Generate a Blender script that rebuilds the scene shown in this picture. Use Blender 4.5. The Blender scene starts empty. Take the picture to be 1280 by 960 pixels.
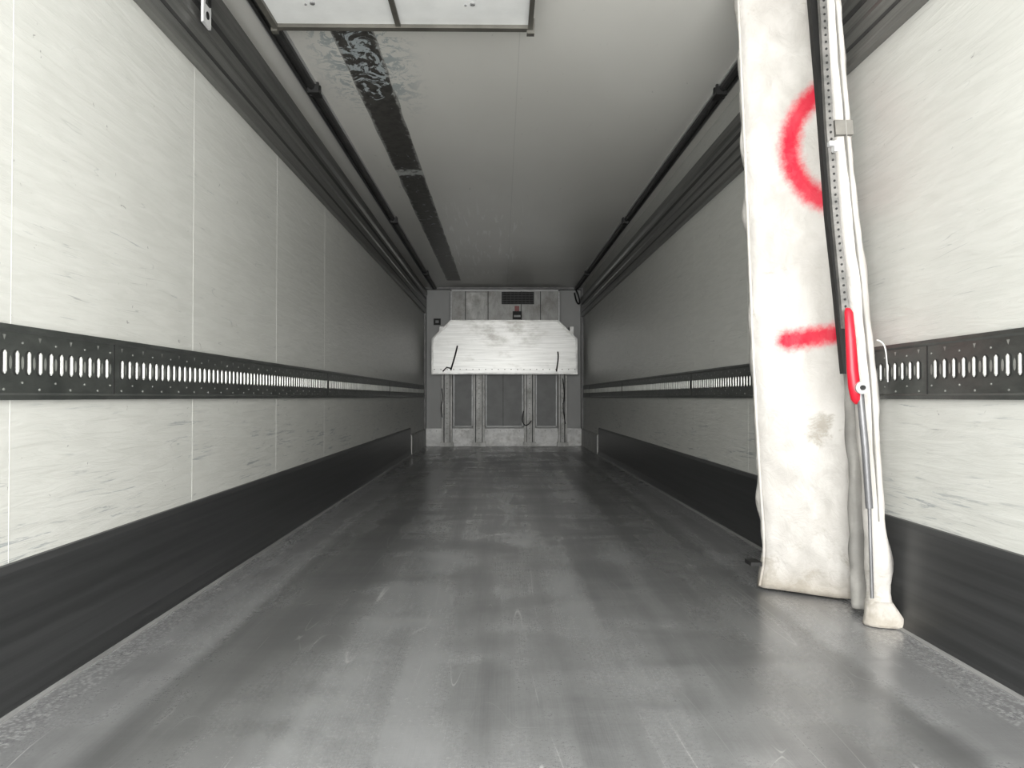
import bpy, bmesh, math, random
from mathutils import Vector, noise as mn
random.seed(4)
D=12.6; Y0=-0.5; H=2.485
XL=-1.213
def XR(y): return 1.365-0.085*y/D
scene=bpy.context.scene

# ---------------------------------------------------------------- node helper
class NT:
    def __init__(s,name):
        s.m=bpy.data.materials.new(name); s.m.use_nodes=True
        s.t=s.m.node_tree; s.b=s.t.nodes['Principled BSDF']
        s.tc=s.t.nodes.new('ShaderNodeTexCoord')
        s.P=s.tc.outputs['Object']
    def link(s,a,sock):
        if isinstance(a,(int,float)): sock.default_value=a
        elif isinstance(a,(tuple,list)):
            sock.default_value=tuple(a)+((1,) if len(a)==3 and len(sock.default_value)==4 else ())
        else: s.t.links.new(a,sock)
    def math(s,op,a,b=0,c=0,clamp=False):
        n=s.t.nodes.new('ShaderNodeMath'); n.operation=op; n.use_clamp=clamp
        s.link(a,n.inputs[0]); s.link(b,n.inputs[1]); s.link(c,n.inputs[2]); return n.outputs[0]
    def sep(s):
        n=s.t.nodes.new('ShaderNodeSeparateXYZ'); s.link(s.P,n.inputs[0]); return n.outputs
    def noise(s,scale,sc=1,detail=5,rough=.6,dist=0,off=(0,0,0)):
        mp=s.t.nodes.new('ShaderNodeMapping'); s.link(s.P,mp.inputs[0])
        mp.inputs['Scale'].default_value=scale; mp.inputs['Location'].default_value=off
        n=s.t.nodes.new('ShaderNodeTexNoise'); s.t.links.new(mp.outputs[0],n.inputs['Vector'])
        n.inputs['Scale'].default_value=sc; n.inputs['Detail'].default_value=detail
        n.inputs['Roughness'].default_value=rough; n.inputs['Distortion'].default_value=dist
        return n.outputs[0]
    def step(s,v,a,b,lo=0,hi=1):
        n=s.t.nodes.new('ShaderNodeMapRange'); n.interpolation_type='SMOOTHSTEP'
        s.link(v,n.inputs[0]); n.inputs[1].default_value=a; n.inputs[2].default_value=b
        n.inputs[3].default_value=lo; n.inputs[4].default_value=hi; return n.outputs[0]
    def mul(s,*a):
        r=a[0]
        for q in a[1:]: r=s.math('MULTIPLY',r,q)
        return r
    def line(s,v,w):
        """thin contour lines of a noise field = long scratches"""
        return s.step(s.math('ABSOLUTE',s.math('SUBTRACT',v,.5)),w,w*.3)
    def mix(s,f,a,b):
        n=s.t.nodes.new('ShaderNodeMix'); n.data_type='RGBA'
        s.link(f,n.inputs[0]); s.link(a,n.inputs[6]); s.link(b,n.inputs[7]); return n.outputs[2]
    def bump(s,h,strength=.3,dist=.01):
        n=s.t.nodes.new('ShaderNodeBump'); s.link(h,n.inputs['Height'])
        n.inputs['Strength'].default_value=strength; n.inputs['Distance'].default_value=dist
        s.t.links.new(n.outputs[0],s.b.inputs['Normal'])
    def set(s,color=None,rough=None,metal=None,spec=None):
        if color is not None: s.link(color,s.b.inputs['Base Color'])
        if rough is not None: s.link(rough,s.b.inputs['Roughness'])
        if metal is not None: s.link(metal,s.b.inputs['Metallic'])
        if spec is not None: s.link(spec,s.b.inputs['Specular IOR Level'])
        return s.m

def simple(name,c,rough=.5,metal=0,var=.15,sc=(6,6,6)):
    n=NT(name); v=n.noise(sc,1,6)
    c2=tuple(x*(1-var*2) for x in c); c1=tuple(min(1,x*(1+var)) for x in c)
    return n.set(n.mix(n.step(v,.3,.7),c2,c1),rough,metal)

# ---- side wall lining
def wall_mat():
    n=NT('foil_wall'); x,y,z=n.sep()
    g=n.noise((1.2,2.4,22),1.8,6,.6,.7)
    g2=n.noise((1,1.1,3),1.6,5,.6,.6,(3,1,2))
    base=n.mix(n.step(g,.25,.75),(.555,.558,.527),(.625,.627,.597))
    base=n.mix(n.step(g2,.35,.8,0,.3),base,(.49,.492,.462))
    low=n.step(z,1.3,.35,0.0,.085)
    sc=n.noise((1,1.4,30),2.4,7,.7,.8,(9,2,5))
    m=n.step(n.math('ADD',sc,low),.63,.70)
    m=n.mul(m,n.step(n.noise((1,1.2,2.5),1.7,3,.5,0,(4,4,4)),.45,.58),.6)
    base=n.mix(m,base,(.16,.19,.22))
    l=n.line(n.noise((1,.55,11),1.6,2,.4,.3,(2,2,9)),.005)
    l=n.mul(l,n.step(n.noise((1,2.5,4),1.5,3,.6,0,(8,1,1)),.50,.62),n.step(z,2.0,.5,.15,.65))
    base=n.mix(l,base,(.22,.23,.24))
    sp=n.noise((1,9,9),2.0,3,.6,1.5,(1,7,3))
    base=n.mix(n.step(sp,.72,.75,0,.6),base,(.13,.13,.13))
    n.bump(n.math('ADD',g,n.math('MULTIPLY',g2,.6)),.38,.010)
    return n.set(base,.38,0,.5)
WALL=wall_mat()

def ceil_mat():
    n=NT('ceiling_foil'); x,y,z=n.sep()
    g=n.noise((1,.5,1),1.2,3,.5,.3)
    base=n.mix(n.step(g,.3,.7),(.73,.72,.68),(.78,.77,.73))
    j=n.math('SUBTRACT',1,n.step(n.math('ABSOLUTE',n.math('SUBTRACT',x,.085)),.001,.004))
    base=n.mix(n.math('MULTIPLY',j,.25),base,(.35,.35,.33))
    sc=n.noise((9,2.2,1),1.5,6,.7,2.5,(7,3,0))
    base=n.mix(n.step(sc,.66,.73,0,.5),base,(.2,.2,.19))
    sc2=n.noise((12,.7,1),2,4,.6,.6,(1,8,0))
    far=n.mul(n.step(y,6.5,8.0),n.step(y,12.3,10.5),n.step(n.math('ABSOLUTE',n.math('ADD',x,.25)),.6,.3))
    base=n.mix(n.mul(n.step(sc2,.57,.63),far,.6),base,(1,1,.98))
    d=n.math('ABSOLUTE',n.math('ADD',x,.70))
    band=n.step(d,.32,.12); r=n.noise((6,5,1),1.6,8,.75,2.0,(2,5,0))
    reg=n.step(y,5.0,4.3,.0,1)
    base=n.mix(n.mul(band,n.step(r,.51,.55),reg,.75),base,(.30,.36,.38))
    n.bump(g,.1,.01)
    return n.set(base,.34,0,.5)
CEIL=ceil_mat()

def tape_mat():
    n=NT('ceiling_tape_residue'); x,y,z=n.sep()
    r=n.noise((5,3,1),2.0,8,.7,1.6,(2,5,0))
    base=n.mix(n.step(n.noise((8,8,1),3),.3,.7),(.035,.033,.030),(.075,.072,.066))
    near=n.mul(n.step(y,4.8,4.2,0,.12),n.step(y,3.3,3.6))
    base=n.mix(n.step(n.math('ADD',r,near),.62,.65,0,.85),base,(.50,.56,.58))
    # ragged bare edges where the strip has worn away
    ed=n.math('ADD',n.math('ABSOLUTE',n.math('ADD',x,.7025)),n.math('MULTIPLY',n.math('SUBTRACT',r,.5),.10))
    base=n.mix(n.step(ed,.085,.10,0,.7),base,(.42,.42,.40))
    gap=n.step(n.math('ABSOLUTE',n.math('SUBTRACT',n.math('ADD',y,n.math('MULTIPLY',r,.5)),6.35)),.09,.03)
    base=n.mix(n.math('MULTIPLY',gap,.8),base,(.6,.62,.6))
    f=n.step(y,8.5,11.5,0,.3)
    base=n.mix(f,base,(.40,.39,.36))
    return n.set(base,.45)
TAPE=tape_mat()

def floor_mat():
    n=NT('aluminium_floor'); x,y,z=n.sep()
    a=n.noise((2.6,.16,1),1.5,5,.55,.15)
    b=n.noise((.9,1.8,1),1.4,6,.6,.4,(4,2,0))
    c=n.noise((140,1.2,1),2,6,.75,.1,(1,1,0))
    c2=n.noise((1.6,90,1),2,6,.75,.2,(1,9,0))
    f=n.noise((10,10,1),8,8,.9,.2,(1,4,0))
    t=n.math('ADD',n.math('MULTIPLY',a,.42),n.math('MULTIPLY',b,.28))
    t=n.math('ADD',t,n.math('ADD',n.math('MULTIPLY',c,.11),n.math('MULTIPLY',f,.13)))
    t=n.math('ADD',t,n.math('MULTIPLY',c2,.06))
    base=n.mix(n.step(t,.40,.60),(.165,.168,.172),(.37,.375,.383))
    xw=n.math('ADD',x,n.math('MULTIPLY',n.math('SUBTRACT',b,.5),.10))
    ax=n.math('ABSOLUTE',n.math('SUBTRACT',xw,.06))
    tr=n.math('MULTIPLY',n.step(ax,.50,.66),n.step(ax,.98,.93))
    base=n.mix(n.math('MULTIPLY',tr,.5),base,(.08,.08,.082))
    base=n.mix(n.step(ax,.96,1.0,0,.3),base,(.36,.36,.37))
    ex=n.math('ABSOLUTE',n.math('SUBTRACT',x,.06))
    e=n.step(ex,1.13,1.15)
    ck=n.t.nodes.new('ShaderNodeTexVoronoi'); n.t.links.new(n.P,ck.inputs[0]); ck.inputs['Scale'].default_value=85
    edge=n.mix(n.step(ck.outputs['Distance'],.2,.6),(.50,.51,.51),(.28,.28,.29))
    base=n.mix(n.math('MULTIPLY',e,.85),base,edge)
    s=n.line(n.noise((7,.35,1),1.3,1,.3,.1,(6,6,0)),.0026)
    s=n.mul(s,n.step(n.noise((2,1,1),1.2,3,.6,0,(3,3,0)),.48,.60),.45)
    base=n.mix(s,base,(.8,.8,.8))
    s3=n.line(n.noise((5,1.4,1),1.6,0,.3,0,(1,3,0)),.0018)
    s3=n.mul(s3,n.step(n.noise((3,2,1),1.2,3,.6,0,(9,3,0)),.52,.62),.35)
    base=n.mix(s3,base,(.7,.7,.7))
    n.bump(n.math('ADD',n.math('ADD',n.math('MULTIPLY',c,.5),n.math('MULTIPLY',c2,.15)),n.math('MULTIPLY',ck.outputs['Distance'],n.math('MULTIPLY',e,.8))),.10,.003)
    rr=n.math('ADD',n.step(t,.38,.62,.34,.23),n.math('MULTIPLY',n.math('SUBTRACT',f,.5),.25))
    return n.set(base,rr,.4,.55)
FLOOR=floor_mat()

def kick_mat():
    n=NT('kick_rail_dark')
    g=n.noise((1,.35,26),1.6,6,.6,.1)
    base=n.mix(n.step(g,.3,.75),(.034,.035,.036),(.056,.057,.059))
    n.bump(g,.06,.003)
    return n.set(base,.38,.3,.5)
KICK=kick_mat()
def alu(name,c1,c2,rough=.35,metal=.7,sc=(5,5,2),smudge=True,sm=.45):
    n=NT(name)
    g=n.noise(sc,1.6,7,.7,.3)
    base=n.mix(n.step(g,.3,.7),c1,c2)
    if smudge:
        s=n.noise((3,3,3),1.8,7,.75,.1,(5,5,2))
        base=n.mix(n.step(s,.46,.70,0,sm),base,(.13,.115,.09))
    n.bump(g,.10,.004)
    return n.set(base,rough,metal)
def deflector_mat():
    n=NT('deflector_alu'); x,y,z=n.sep()
    brush=n.noise((1.5,1,60),1.6,5,.6,.05)
    base=n.mix(n.step(brush,.3,.7),(.46,.46,.45),(.60,.60,.585))
    # rubbed dark in the upper middle, dirtier towards the corners
    s=n.noise((2,1,3.5),1.6,6,.65,.1,(5,5,2))
    mid=n.mul(n.step(n.math('ABSOLUTE',n.math('SUBTRACT',x,.05)),.9,.2),n.step(z,1.4,1.75))
    base=n.mix(n.mul(n.step(s,.40,.62),mid,.55),base,(.17,.155,.13))
    base=n.mix(n.step(s,.55,.75,0,.4),base,(.2,.19,.17))
    return n.set(base,.36,.5)
ALU=alu('worn_aluminium',(.38,.38,.37),(.62,.62,.605),.5,.25,(6,6,2))
ALUD=alu('housing_metal',(.25,.25,.24),(.38,.38,.37),.45,.25)
ALUC=alu('clean_aluminium',(.40,.40,.40),(.55,.55,.55),.5,.4,(4,.6,30),False)
FOOT=alu('foot_aluminium',(.24,.24,.24),(.36,.36,.36),.5,.4,(4,.6,30),False)
BEAM=alu('dark_beam',(.12,.12,.115),(.20,.20,.19),.34,.5,(3,.5,30),False)
BEAMD=simple('beam_shadow_groove',(.035,.035,.035),.5,.2)
RAILM=alu('lashing_rail_steel',(.055,.060,.057),(.10,.106,.10),.38,.5,(2,3,8),False)
BLACK=simple('black_rubber',(.012,.012,.012),.6)
BAR=simple('zinc_bar',(.60,.61,.58),.33,.5,.08)
DOT=simple('punched_mark',(.30,.31,.29),.4,.3)
GREY=simple('grey_panel',(.27,.275,.275),.5,0,.06)
BULK=simple('bulkhead_white',(.45,.455,.45),.45,0,.05,(2,2,1))
WHITE=simple('white_panel',(.85,.86,.85),.35,0,.03)
RED=simple('red_plastic',(.62,.012,.03),.35,0,.08)
DRED=simple('lamp_red',(.22,.02,.02),.4,0,.08)
SEAM=simple('seam_light',(.64,.64,.61),.45,0,.03)
LABEL=simple('label_white',(.6,.6,.6),.5)

# ---------------------------------------------------------------- mesh helpers
def obj(name,verts,faces,mats,fm=None,parent=None,smooth=False):
    me=bpy.data.meshes.new(name); me.from_pydata([tuple(v) for v in verts],[],faces)
    if not isinstance(mats,(list,tuple)): mats=[mats]
    for m in mats: me.materials.append(m)
    if fm:
        for p,i in zip(me.polygons,fm): p.material_index=i
    bm=bmesh.new(); bm.from_mesh(me); bmesh.ops.recalc_face_normals(bm,faces=bm.faces); bm.to_mesh(me); bm.free()
    if smooth:
        for p in me.polygons: p.use_smooth=True
    o=bpy.data.objects.new(name,me); scene.collection.objects.link(o)
    if parent: o.parent=parent
    return o
def empty(name):
    o=bpy.data.objects.new(name,None); scene.collection.objects.link(o); return o
class Acc:
    def __init__(s): s.v=[];s.f=[];s.m=[]
    def add(s,vs,fs,mi=0):
        k=len(s.v); s.v+=vs; s.f+=[tuple(i+k for i in f) for f in fs]; s.m+=[mi]*len(fs)
    def box(s,x0,x1,y0,y1,z0,z1,mi=0):
        vs=[(x,y,z) for x in(x0,x1) for y in(y0,y1) for z in(z0,z1)]
        s.add(vs,[(0,1,3,2),(4,6,7,5),(0,4,5,1),(2,3,7,6),(0,2,6,4),(1,5,7,3)],mi)
    def cyl(s,p,axis,r,L,n=10,mi=0,r2=None):
        r2=r if r2 is None else r2
        a=Vector(axis).normalized(); u=a.orthogonal().normalized(); w=a.cross(u); p=Vector(p)
        vs=[]
        for e,rr in((-.5,r),(.5,r2)):
            for i in range(n):
                t=2*math.pi*i/n; vs.append(tuple(p+a*L*e+(u*math.cos(t)+w*math.sin(t))*rr))
        fs=[(i,(i+1)%n,n+(i+1)%n,n+i) for i in range(n)]+[tuple(range(n)),tuple(range(n,2*n))]
        s.add(vs,fs,mi)
    def make(s,name,mats,parent=None,smooth=False): return obj(name,s.v,s.f,mats,s.m,parent,smooth)
def prof(name,pts,y0,y1,side,mat,parent=None,cuts=1):
    """extrude a cross-section (inset from wall, z) along the trailer"""
    n=len(pts); vs=[]
    for k in range(cuts+1):
        y=y0+(y1-y0)*k/cuts
        for d,z in pts: vs.append((XL+d if side=='L' else XR(y)-d,y,z))
    fs=[]
    for k in range(cuts):
        for i in range(n): fs.append((k*n+i,k*n+(i+1)%n,(k+1)*n+(i+1)%n,(k+1)*n+i))
    fs+=[tuple(range(n)),tuple(range(cuts*n,(cuts+1)*n))]
    return obj(name,vs,fs,mat,None,parent)
def tube(name,pts,r,mat,parent=None,res=3):
    c=bpy.data.curves.new(name,'CURVE'); c.dimensions='3D'; c.bevel_depth=r; c.bevel_resolution=res
    s=c.splines.new('NURBS' if len(pts)>3 else 'POLY'); s.points.add(len(pts)-1)
    for p,q in zip(s.points,pts): p.co=(*q,1)
    if len(pts)>3: s.use_endpoint_u=True; s.order_u=3
    c.materials.append(mat)
    o=bpy.data.objects.new(name,c); scene.collection.objects.link(o)
    if parent:o.parent=parent
    return o

# ---------------------------------------------------------------- shell
prof('wall_left',[(-.08,-.05),(0,-.05),(0,H+.05),(-.08,H+.05)],Y0,D+.1,'L',WALL)
prof('wall_right',[(-.08,-.05),(0,-.05),(0,H+.05),(-.08,H+.05)],Y0,D+.1,'R',WALL)
a=Acc(); a.box(XL-.02,1.40,Y0,D+.1,-.1,0); a.make('floor',FLOOR)
a=Acc(); a.box(XL-.02,1.40,Y0,D+.1,H,H+.1); a.make('ceiling',CEIL)
a=Acc(); a.box(XL-.05,1.40,D+.021,D+.14,-.05,H+.05); a.make('wall_back',BULK)

# tape strip on the ceiling
ys=[3.0+i*.12 for i in range(74)]
vs=[]
for i,y in enumerate(ys):
    w=.012*mn.noise(Vector((y*3,1,0)))
    vs+=[(-.805+w,y,H-.003),(-.60+.012*mn.noise(Vector((y*4,5,0))),y,H-.003)]
fs=[(2*i,2*i+1,2*i+3,2*i+2) for i in range(len(ys)-1)]
obj('ceiling_tape',vs,fs,TAPE)

for side in 'LR':
    nm={'L':'left','R':'right'}[side]
    s=1 if side=='L' else -1
    k=empty('baseboard_'+nm)
    prof('kick_plate',[(0,.0),(.03,.0),(.022,.02),(.016,.06),(.014,.34),(.008,.358),(0,.36)],Y0,10.6,side,KICK,k)
    prof('kick_foot',[(0,0),(.038,0),(.038,.004),(.028,.009),(0,.009)],Y0,12.58,side,FOOT,k)
    prof('kick_plate_front',[(0,.0),(.03,.0),(.03,.25),(.02,.27),(0,.27)],10.6,12.59,side,ALU,k)
    a=Acc()
    y=1.99-1.165
    while y<5.7:
        xw=XL if side=='L' else XR(y)
        x0,x1=sorted((xw-.001*s,xw+.0006*s))
        a.box(x0,x1,y-.0010,y+.0010,.36,.765); a.box(x0,x1,y-.0010,y+.0010,.945,2.08)
        y+=1.165
    a.make('trim_seams_'+nm,SEAM)
    r=empty('lashing_rail' if side=='L' else 'lashing_rail.001')
    prof('rail_plate',[(0,.762),(.014,.762),(.014,.774),(.008,.78),(.008,.93),(.014,.936),(.014,.948),(0,.948)],Y0,12.5,side,RAILM,r)
    a=Acc(); y=Y0+.05; i=0
    joints=[2.50,5.55,8.6,11.65]
    while y<12.4:
        xw=(XL if side=='L' else XR(y)); f=xw+.0082*s
        if min(abs(y-j) for j in joints)>.02:
            n=12
            vs=[(f+.0006*s,y+.014*math.cos(t),.855+(.020 if math.sin(t)>0 else -.020)+.012*math.sin(t)) for t in [2*math.pi*(q+.5)/n for q in range(n)]]
            a.add(vs,[tuple(range(n))],1)
            a.cyl((f+.003*s,y,.855),(0,0,1),.0047,.046,8,0)
            a.cyl((f+.003*s,y,.881),(0,0,1),.0047,.006,8,0,.0015)
            a.cyl((f+.003*s,y,.829),(0,0,1),.0015,.006,8,0,.0047)
            vs=[(f+.0010*s,y+.025+.0065*math.cos(t),.855+.017*math.sin(t)) for t in [2*math.pi*q/10 for q in range(10)]]
            a.add(vs,[tuple(range(10))],2)
            if i%3==0:
                vs=[(f+.001*s,y-.007,.922),(f+.001*s,y+.007,.922),(f+.001*s,y,.908)]
                a.add(vs,[(0,1,2)],2)
                a.cyl((f+.0012*s,y,.788),(1,0,0),.0035,.002,7,2)
            elif i%3==1:
                a.cyl((f+.0012*s,y+.025,.905),(1,0,0),.003,.002,7,2)
                a.cyl((f+.0012*s,y+.025,.805),(1,0,0),.003,.002,7,2)
        y+=.05; i+=1
    for j in joints:
        xw=(XL if side=='L' else XR(j)); x0,x1=sorted((xw,xw+.0095*s))
        a.box(x0,x1,j-.003,j+.003,.765,.945,1)
    a.make('rail_slots',[BAR,BLACK,DOT],r)
    b=empty('trim_beam_'+nm)
    if side=='L': z0,z1=2.075,2.44
    else: z0,z1=2.02,2.33
    h=z1-z0
    prof('beam_body',[(0,z0),(.03,z0),(.035,z0+.02),(.035,z0+.10*h),(.026,z0+.12*h),(.026,z0+.40*h),(.036,z0+.42*h),(.036,z0+.46*h),(.028,z0+.48*h),(.028,z0+.74*h),(.045,z0+.78*h),(.05,z0+.84*h),(.05,z1-.02),(.03,z1),(0,z1)],Y0,12.55,side,BEAM,b)
    prof('beam_groove_lower',[(.02,z0+.20*h),(.0275,z0+.20*h),(.0275,z0+.25*h),(.02,z0+.25*h)],Y0,12.5,side,BEAMD,b)
    prof('beam_groove_upper',[(.02,z0+.58*h),(.0295,z0+.58*h),(.0295,z0+.66*h),(.02,z0+.66*h)],Y0,12.5,side,BEAMD,b)
    t=empty('ceiling_track' if side=='L' else 'ceiling_track.001')
    if side=='L': d0,d1=.13,.195
    else: d0,d1=.08,.14
    prof('track_body',[(d0,H),(d0,H-.03),(d0+.012,H-.042),(d0+.025,H-.042),(d0+.025,H-.03),(d1-.025,H-.03),(d1-.025,H-.042),(d1-.01,H-.042),(d1,H-.03),(d1,H)],Y0,12.5,side,BEAMD,t)
    prof('track_lip',[(d0-.012,H),(d0-.012,H-.02),(d0,H-.02),(d0,H)],Y0,12.5,side,ALUC,t)
    prof('track_inner_lip',[(d1,H),(d1,H-.012),(d1+.008,H-.012),(d1+.008,H)],Y0,12.5,side,ALUC,t)
    a=Acc()
    for y in (1.1,4.35,7.6,10.85):
        xw=(XL if side=='L' else XR(y))
        for q in (0,.05):
            x0,x1=sorted((xw+(d1-.04)*s,xw+(d1+.02)*s)); a.box(x0,x1,y+q-.01,y+q+.01,H-.06,H-.001)
        x0,x1=sorted((xw+(d1-.02)*s,xw+(d1+.025)*s)); a.box(x0,x1,y-.02,y+.07,H-.062,H-.048)
    a.make('track_brackets',BLACK,t)

# sensor tag hanging on the left beam
a=Acc(); a.box(XL+.052,XL+.062,3.08,3.16,2.22,2.33,0); a.box(XL+.048,XL+.07,3.10,3.14,2.30,2.37,1)
a.cyl((XL+.063,3.12,2.26),(1,0,0),.015,.004,12,1)
a.make('beam_tag',[LABEL,BLACK])

# stowed roof partition under the ceiling
p=empty('stowed_partition')
a=Acc(); X0,X1,YA,YB,Z0,Z1=-1.0,.135,1.9,3.50,2.385,2.43
a.box(X0+.02,X1-.02,YA+.02,YB-.02,Z0+.008,Z1,0); a.make('panel',WHITE,p)
a=Acc()
a.box(X0,X1,YB-.035,YB,Z0-.008,Z1+.004); a.box(X0,X1,YA,YA+.03,Z0-.008,Z1+.004)
a.box(X0,X0+.025,YA+.03,YB-.035,Z0-.008,Z1+.004); a.box(X1-.02,X1,YA+.03,YB-.035,Z0-.008,Z1+.004)
a.box(-.462,-.44,YA+.03,YB-.035,Z0-.004,Z0+.012)
a.box(X0+.03,X0+.08,YB-.2,YB-.15,Z1,H); a.box(X1-.08,X1-.03,YB-.2,YB-.15,Z1,H)
a.box(X0+.03,X0+.08,YA+.15,YA+.2,Z1,H); a.box(X1-.08,X1-.03,YA+.15,YA+.2,Z1,H)
a.box(X1-.025,X1+.008,YB-.02,YB+.012,Z0-.022,Z1)
a.box(X0-.008,X0+.02,YB-.02,YB+.012,Z0-.018,Z1)
a.make('frame',simple('frame_grey',(.12,.115,.10),.45,.3),p)
a=Acc()
for x in (-.78,-.12):
    for y in (3.28,2.8,2.3):
        a.cyl((x,y,Z0+.006),(0,0,1),.010,.008,12); a.cyl((x-.03,y+.01,Z0+.006),(0,0,1),.005,.006,8)
a.make('rivets',simple('rivet_grey',(.25,.25,.25),.4,.4),p)

# ---------------------------------------------------------------- bulkhead fittings
def plate(a,pts,y0,y1,mi=0):
    n=len(pts); vs=[(x,y0,z) for x,z in pts]+[(x,y1,z) for x,z in pts]
    a.add(vs,[tuple(range(n)),tuple(range(n,2*n))]+[(i,(i+1)%n,n+(i+1)%n,n+i) for i in range(n)],mi)
e=empty('evaporator_unit')
a=Acc()
a.box(-.78,.883,12.34,D,1.93,2.41,0)
a.box(-.79,-.77,12.32,D,1.93,2.43,1); a.box(.875,.895,12.32,D,1.93,2.43,1)
a.box(-.79,.895,12.32,D,2.40,2.425,1)
for x in(-.56,-.21,.30,.60): a.box(x-.005,x+.005,12.335,12.34,1.95,2.40,2)
a.box(-.55,-.22,12.33,12.34,1.97,2.38,3)
a.make('housing',[ALUD,ALUC,BLACK,ALU],e)
a=Acc(); a.box(0,.5,12.325,12.34,2.20,2.39,0)
for i in range(5): a.box(.01,.49,12.318,12.325,2.215+i*.037,2.222+i*.037,1)
for i in range(9): a.box(.02+i*.058,.025+i*.058,12.316,12.324,2.205,2.385,1)
a.make('air_grille',[BLACK,simple('grille_wire',(.06,.06,.06))],e)
a=Acc(); a.box(.17,.31,12.318,12.338,1.965,2.09,2); a.box(.20,.27,12.31,12.32,2.09,2.17,1); a.box(.19,.29,12.312,12.32,2.0,2.03,0)
a.make('warning_lamp',[LABEL,DRED,BLACK],e)
d=empty('air_deflector')
a=Acc(); plate(a,[(-1.075,1.12),(1.165,1.12),(1.165,1.66),(.87,1.95),(-.78,1.95),(-1.075,1.66)],12.28,12.30,0)
a.box(-1.075,1.165,12.26,12.28,1.115,1.14,1); a.box(-.78,.87,12.265,12.28,1.93,1.95,1)
a.box(-1.075,-1.05,12.265,12.28,1.14,1.66,1); a.box(1.14,1.165,12.265,12.28,1.14,1.66,1)
for sx,xa,xb in((-1,-1.075,-.78),(1,1.165,.87)):
    plate(a,[(xa,1.66),(xb,1.95),(xb+sx*-.02,1.925),(xa+sx*-.025,1.65)],12.265,12.28,1)
for i in range(23): a.cyl((-1.03+i*.098,12.277,1.19),(0,1,0),.008,.008,8,2)
for x in(-.93,-.5,-.1,.3,.7,1.08): a.box(x-.03,x+.03,12.30,D,1.25,1.85,1)
a.make('plate',[deflector_mat(),simple('rim_alu',(.68,.68,.66),.4,.3),BEAMD],d)
tube('strap_a',[(-.78,12.25,1.18),(-.74,12.22,1.3),(-.70,12.23,1.45),(-.68,12.26,1.55)],.012,BLACK,d)
tube('strap_b',[(-.90,12.25,1.16),(-.84,12.22,1.22),(-.76,12.23,1.2)],.010,BLACK,d)
tube('strap_c',[(.84,12.25,1.16),(.86,12.22,1.3),(.87,12.24,1.42),(.86,12.26,1.46)],.010,BLACK,d)
g=empty('pallet_stop_frame')
for i,(x0,x1) in enumerate([(-.933,-.77),(-.441,-.265),(.353,.517),(.883,1.02)]):
    a=Acc(); a.box(x0,x1,12.5,D,.05,1.12,0); a.box(x0,x0+.03,12.44,12.5,.05,1.12,0); a.box(x1-.03,x1,12.44,12.5,.05,1.12,0)
    a.box(x0+.03,x0+.042,12.49,12.5,.06,1.12,2); a.box(x1-.042,x1-.03,12.49,12.5,.06,1.12,2)
    for q in range(13): a.cyl(((x0+x1)/2,12.498,.12+q*.078),(0,1,0),.009,.006,10,1)
    a.box(x0-.02,x1+.02,12.42,D,.0,.06,0)
    a.make('post_%d'%(i+1),[ALU,DOT,BEAMD],g)
LITE=simple('frame_light',(.68,.69,.69),.45,.2)
for i,(x0,x1) in enumerate([(-.755,-.455),(-.25,.335),(.535,.865)]):
    a=Acc(); a.box(x0,x1,12.56,D,.30,1.12,0)
    for xx in (x0,x1-.014): a.box(xx,xx+.014,12.55,12.56,.3,1.12,1)
    a.box(x0,x1,12.55,12.56,.30,.312,1)
    if i==1: a.box(.02,.026,12.555,12.56,.31,1.12,2)
    a.make('infill_%d'%(i+1),[GREY,LITE,BEAMD],g)
a=Acc(); a.box(XL+.03,XR(D)-.03,12.54,D,.0,.275,0)
for i in range(24): a.cyl((-1.12+i*.1,12.538,.235),(0,1,0),.007,.008,8,1)
a.make('bottom_plate',[alu('bottom_alu',(.5,.5,.5),(.7,.7,.69),.45,.25,(3,3,4)),DOT],g)
tube('cord_a',[(-.93,12.42,.9),(-.90,12.4,.75),(-.95,12.4,.6),(-.92,12.42,.45)],.007,BLACK,g)
tube('cord_b',[(.34,12.42,.55),(.30,12.4,.38),(.40,12.4,.30),(.46,12.42,.4)],.007,BLACK,g)
tube('cord_c',[(.95,12.42,1.05),(.98,12.4,.8),(.94,12.4,.6),(.99,12.42,.35)],.007,BLACK,g)
a=Acc(); a.box(-1.07,-.96,12.57,D,1.90,2.0,0); a.box(-1.04,-.99,12.56,12.57,1.93,1.97,1); a.make('temperature_sensor',[BLACK,GREY])
a=Acc(); a.box(XL,XR(D),12.5,D+.02,H-.03,H,0); a.box(XL,XL+.03,12.5,D+.02,.27,H-.03,0); a.box(XR(D)-.035,XR(D),12.5,D+.02,.27,H-.03,0)
a.make('trim_bulkhead_frame',simple('corner_frame',(.22,.22,.22),.5,.2))
tube('wall_cable',[(1.15,12.45,H-.03),(1.2,12.4,2.35),(1.22,12.42,2.2),(1.16,12.45,2.25),(1.14,12.5,2.4)],.012,BLACK)

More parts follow.
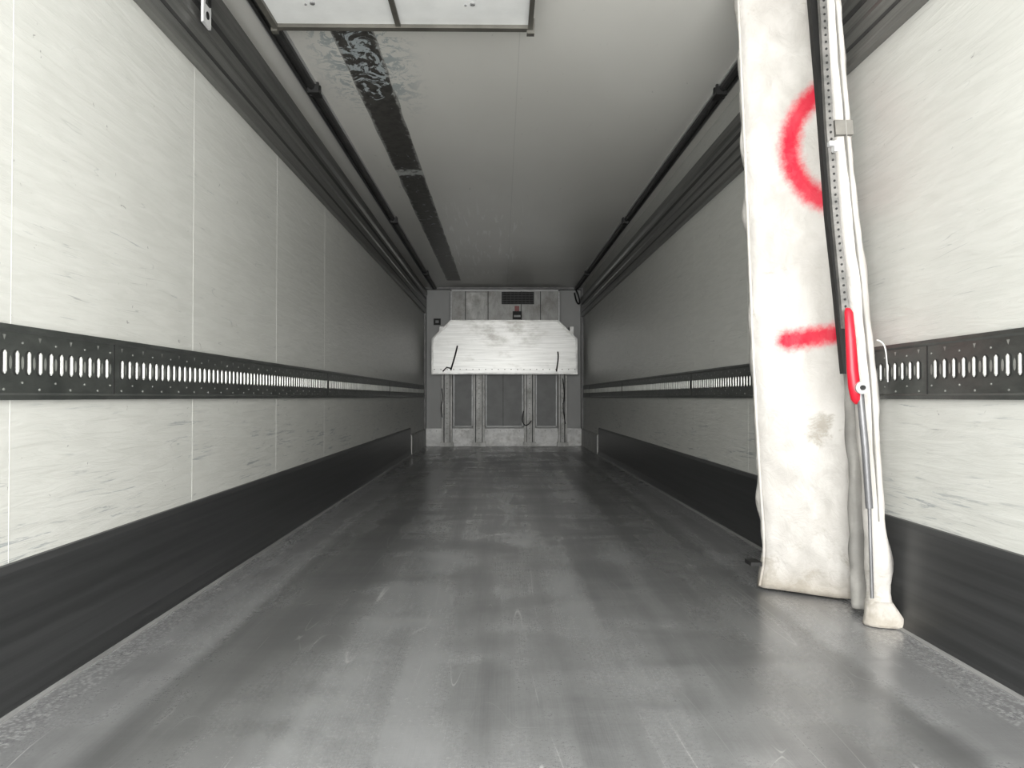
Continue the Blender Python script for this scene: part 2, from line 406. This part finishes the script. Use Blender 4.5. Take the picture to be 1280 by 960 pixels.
# ---------------------------------------------------------------- padded partition folded at right wall
def fab_mat(name,red):
    n=NT(name); x,y,z=n.sep()
    g=n.noise((3,3,2),2,6,.6,.5)
    base=n.mix(n.step(g,.3,.7),(.46,.44,.415),(.58,.56,.535))
    st=n.noise((4,4,7),2,7,.75,.5,(3,1,1))
    base=n.mix(n.math('MULTIPLY',n.step(n.math('ADD',st,n.step(z,.35,.0,0,.15)),.60,.75),.45),base,(.26,.225,.17))
    hem=n.step(n.math('ADD',z,n.math('MULTIPLY',st,.14)),.20,.06)
    base=n.mix(n.math('MULTIPLY',hem,.45),base,(.28,.235,.17))
    if red:
        sp=n.noise((1,1,1),45,4,.7,0)
        ex=n.math('DIVIDE',n.math('SUBTRACT',x,1.31),.190); ez=n.math('DIVIDE',n.math('SUBTRACT',z,1.735),.232)
        rr=n.math('SQRT',n.math('ADD',n.math('MULTIPLY',ex,ex),n.math('MULTIPLY',ez,ez)))
        dd=n.math('MULTIPLY',n.math('ABSOLUTE',n.math('SUBTRACT',rr,1)),.21)
        dd=n.math('ADD',dd,n.math('MULTIPLY',n.math('SUBTRACT',sp,.5),.04))
        m1=n.step(dd,.062,.012)
        dz=n.math('ABSOLUTE',n.math('SUBTRACT',z,n.math('MULTIPLY_ADD',n.math('SUBTRACT',x,1.08),.13,.985)))
        dx=n.math('MAXIMUM',n.math('SUBTRACT',1.115,x),0)
        dl=n.math('SQRT',n.math('ADD',n.math('MULTIPLY',dz,dz),n.math('MULTIPLY',dx,dx)))
        dl=n.math('ADD',dl,n.math('MULTIPLY',n.math('SUBTRACT',sp,.5),.04))
        m2=n.step(dl,.058,.014)
        mm=n.math('MAXIMUM',m1,m2)
        base=n.mix(n.math('MULTIPLY',mm,.98),base,(.60,.002,.03))
        q=n.math('SQRT',n.math('ADD',n.math('POWER',n.math('MULTIPLY',n.math('SUBTRACT',x,1.22),1.4),2),n.math('POWER',n.math('SUBTRACT',z,.66),2)))
        q=n.math('ADD',q,n.math('MULTIPLY',n.math('SUBTRACT',st,.5),.22))
        base=n.mix(n.math('MULTIPLY',n.step(q,.07,.02),.6),base,(.20,.17,.12))
    n.bump(n.noise((6,6,5),2.5,5,.6,.6),.6,.014)
    return n.set(base,.5,0,.35)
FAB=fab_mat('padded_fabric_marked',True); FAB2=fab_mat('padded_fabric',False)
def interp(pts,z):
    pts=sorted(pts,key=lambda p:p[-1])
    if z<=pts[0][-1]: return pts[0][:-1]
    for p,q in zip(pts,pts[1:]):
        if z<=q[-1]:
            t=(z-p[-1])/(q[-1]-p[-1]); return [a+(b-a)*t for a,b in zip(p[:-1],q[:-1])]
    return pts[-1][:-1]
def slab(name,L,R,z0,z1,th,mat,parent,nu=14,nv=90,amp=.006,seed=0):
    """padded slab: L,R = lists (x,y,z) of the left / right front edges"""
    vs=[];fs=[]
    ring=[(k/nu,0) for k in range(nu+1)]+[(k/nu,1) for k in range(nu,-1,-1)]
    n=len(ring)
    for j in range(nv+1):
        z=z0+(z1-z0)*j/nv; l=interp(L,z); r=interp(R,z)
        for u,b in ring:
            x=l[0]+(r[0]-l[0])*u; y=l[1]+(r[1]-l[1])*u
            edge=min(u,1-u)*nu; rd=.35*th*max(0,1-min(1,edge/1.6))**2
            if b==0: y+=rd+amp*mn.noise(Vector((x*6+seed,z*4,seed)))+amp*.5*mn.noise(Vector((x*22,z*13,seed+3)))
            else: y+=th-rd
            if u in(0,1): x+=amp*.9*mn.noise(Vector((seed+u*7,z*7,b)))
            vs.append((x,y,z))
    for j in range(nv):
        for i in range(n): fs.append((j*n+i,j*n+(i+1)%n,(j+1)*n+(i+1)%n,(j+1)*n+i))
    fs+=[tuple(range(n)),tuple(range(nv*n,(nv+1)*n))]
    return obj(name,vs,fs,mat,None,parent,True)
P=empty('folded_partition_curtain')
L=[(1.025,3.17,0.0),(1.030,3.17,.04),(1.044,3.16,.16),(1.022,3.15,.44),(1.002,3.15,.82),(.982,3.15,1.387),(.960,3.15,1.954),(.945,3.15,2.33),(.940,3.15,2.47)]
R=[(1.325,2.98,0.0),(1.322,2.98,.30),(1.312,2.98,.69),(1.285,3.0,1.07),(1.258,3.02,1.53),(1.225,3.04,2.0),(1.19,3.05,2.33),(1.175,3.05,2.47)]
slab('padded_panel',L,R,.012,2.47,.07,FAB,P,20,120,.022,2)
tube('piping',[(x+.002,y+.012,max(z,.02)) for x,y,z in L],.006,FAB2,P)
L2=[(1.240,2.68,0),(1.236,2.69,.35),(1.222,2.70,.6),(1.205,2.70,.85),(1.178,2.70,1.15),(1.152,2.70,1.4),(1.132,2.70,1.7),(1.102,2.70,2.1),(1.082,2.70,2.35),(1.076,2.70,2.47)]
R2=[(1.332,2.66,0),(1.316,2.67,.1),(1.300,2.68,.35),(1.290,2.69,.6),(1.278,2.69,.85),(1.250,2.69,1.15),(1.220,2.69,1.4),(1.195,2.69,1.7),(1.165,2.69,2.1),(1.140,2.69,2.35),(1.135,2.69,2.47)]
slab('edge_leaf',L2,R2,.014,2.47,.05,FAB2,P,8,100,.018,9)
slab('edge_foot',[(1.222,2.665,0),(1.235,2.67,.04),(1.25,2.69,.08)],[(1.352,2.62,0),(1.345,2.63,.03),(1.318,2.67,.08)],.003,.08,.07,FAB2,P,8,8,.02,21)
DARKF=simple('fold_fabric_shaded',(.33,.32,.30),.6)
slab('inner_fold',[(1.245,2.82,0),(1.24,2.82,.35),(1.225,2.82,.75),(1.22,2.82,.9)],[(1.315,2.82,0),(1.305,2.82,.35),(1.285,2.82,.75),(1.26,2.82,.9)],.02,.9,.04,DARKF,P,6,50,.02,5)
def ribbon(name,pts,w,th,mat,parent):
    a=Acc()
    for (x0,y0,z0),(x1,y1,z1) in zip(pts,pts[1:]):
        vs=[(x0-w/2,y0,z0),(x0+w/2,y0,z0),(x1+w/2,y1,z1),(x1-w/2,y1,z1)]
        vs+=[(x,y+th,z) for x,y,z in vs]
        a.add(vs,[(0,1,2,3),(4,5,6,7),(0,1,5,4),(1,2,6,5),(2,3,7,6),(3,0,4,7)])
    return a.make(name,mat,parent)
ribbon('tape_band',[(1.164,2.685,1.66),(1.160,2.685,1.71)],.060,.04,simple('grey_tape',(.22,.21,.19),.5),P)
# seam line down the leaf
ribbon('leaf_seam',[((l[0]*.45+interp(R2,l[2])[0]*.55),2.683,l[2]) for l in L2 if .1<l[2]<2.4 or l[2]>2.4],.003,.02,DARKF,P)
strip=[(1.060,2.665,2.46),(1.075,2.665,2.3),(1.088,2.665,2.05),(1.104,2.665,1.7),(1.124,2.665,1.4),(1.146,2.665,1.15),(1.158,2.665,1.0)]
ribbon('locking_strip',strip,.024,.02,alu('strip_steel',(.13,.13,.125),(.26,.25,.24),.45,.5,(5,5,9),False),P)
a=Acc()
for i in range(60):
    z=1.05+i*.0235; q=interp(strip,z)
    a.cyl((q[0]+.001,q[1]-.001,z),(0,1,0),.004,.003,7)
a.make('strip_holes',BLACK,P)
ribbon('gap_shade_strip',[(x-.006,2.76,z) for x,y,z in L2 if z>.8],.026,.03,BLACK,P)  # black strip behind the leaf edge stands in for shade in the gap
def capsule(name,pts,rad,mat,parent):
    vs=[];fs=[];n=14
    for k,(p,(ra,rb)) in enumerate(zip(pts,rad)):
        for i in range(n):
            t=2*math.pi*i/n; vs.append((p[0]+ra*math.cos(t),p[1]+rb*math.sin(t),p[2]))
    for k in range(len(pts)-1):
        for i in range(n): fs.append((k*n+i,k*n+(i+1)%n,(k+1)*n+(i+1)%n,(k+1)*n+i))
    fs+=[tuple(range(n)),tuple(range((len(pts)-1)*n,len(pts)*n))]
    return obj(name,vs,fs,mat,None,parent,True)
capsule('red_handle',[(1.150,2.64,1.065),(1.151,2.635,1.05),(1.155,2.63,.96),(1.160,2.63,.86),(1.166,2.63,.80),(1.173,2.635,.76),(1.176,2.64,.745)],
        [(.008,.008),(.014,.012),(.017,.014),(.019,.016),(.020,.018),(.016,.015),(.005,.005)],RED,P)
a=Acc(); a.cyl((1.180,2.61,.80),(0,1,0),.021,.016,20,0); a.cyl((1.180,2.60,.80),(0,1,0),.008,.012,12,1)
a.make('handle_pivot',[ALUC,BLACK],P)
POLE=simple('pole_grey',(.25,.25,.26),.4,.5)
tube('lower_pole',[(1.183,2.63,.80),(1.205,2.64,.6),(1.222,2.65,.40)],.012,POLE,P)
tube('lower_rod',[(1.222,2.65,.42),(1.234,2.66,.1)],.006,POLE,P)
tube('tie_cord',[(1.255,2.66,.96),(1.275,2.65,.955),(1.285,2.65,.90),(1.292,2.66,.82)],.0025,LABEL,P)
a=Acc(); a.box(1.095,1.125,2.645,2.665,1.61,1.625); a.box(1.11,1.122,2.64,2.665,1.59,1.625); a.make('clip',LABEL,P)
a=Acc(); a.box(.985,1.03,3.16,3.24,.10,.115); a.make('hem_tab',BLACK,P)

# ---------------------------------------------------------------- light
w=bpy.data.worlds.new('sky'); scene.world=w; w.use_nodes=True
bg=w.node_tree.nodes['Background']; bg.inputs[0].default_value=(.95,.98,1,1); bg.inputs[1].default_value=1.3
def area(name,loc,rot,sx,sy,e,c=(1,1,1)):
    l=bpy.data.lights.new(name,'AREA'); l.shape='RECTANGLE'; l.size=sx; l.size_y=sy; l.energy=e; l.color=c
    o=bpy.data.objects.new(name,l); o.location=loc; o.rotation_euler=rot; scene.collection.objects.link(o)
area('daylight_door_opening',(.05,-1.5,1.6),(math.radians(90),0,0),6,4.5,1000,(1,.995,.965))

cam=bpy.data.cameras.new('camera'); co=bpy.data.objects.new('camera',cam); scene.collection.objects.link(co)
cam.sensor_width=36; cam.lens=1000/1280*36; cam.clip_start=.02
co.location=(0,0,.77); co.rotation_euler=(math.radians(90.917),0,math.radians(-.74))
scene.camera=co
scene.view_settings.view_transform='Standard'
scene.view_settings.exposure=0
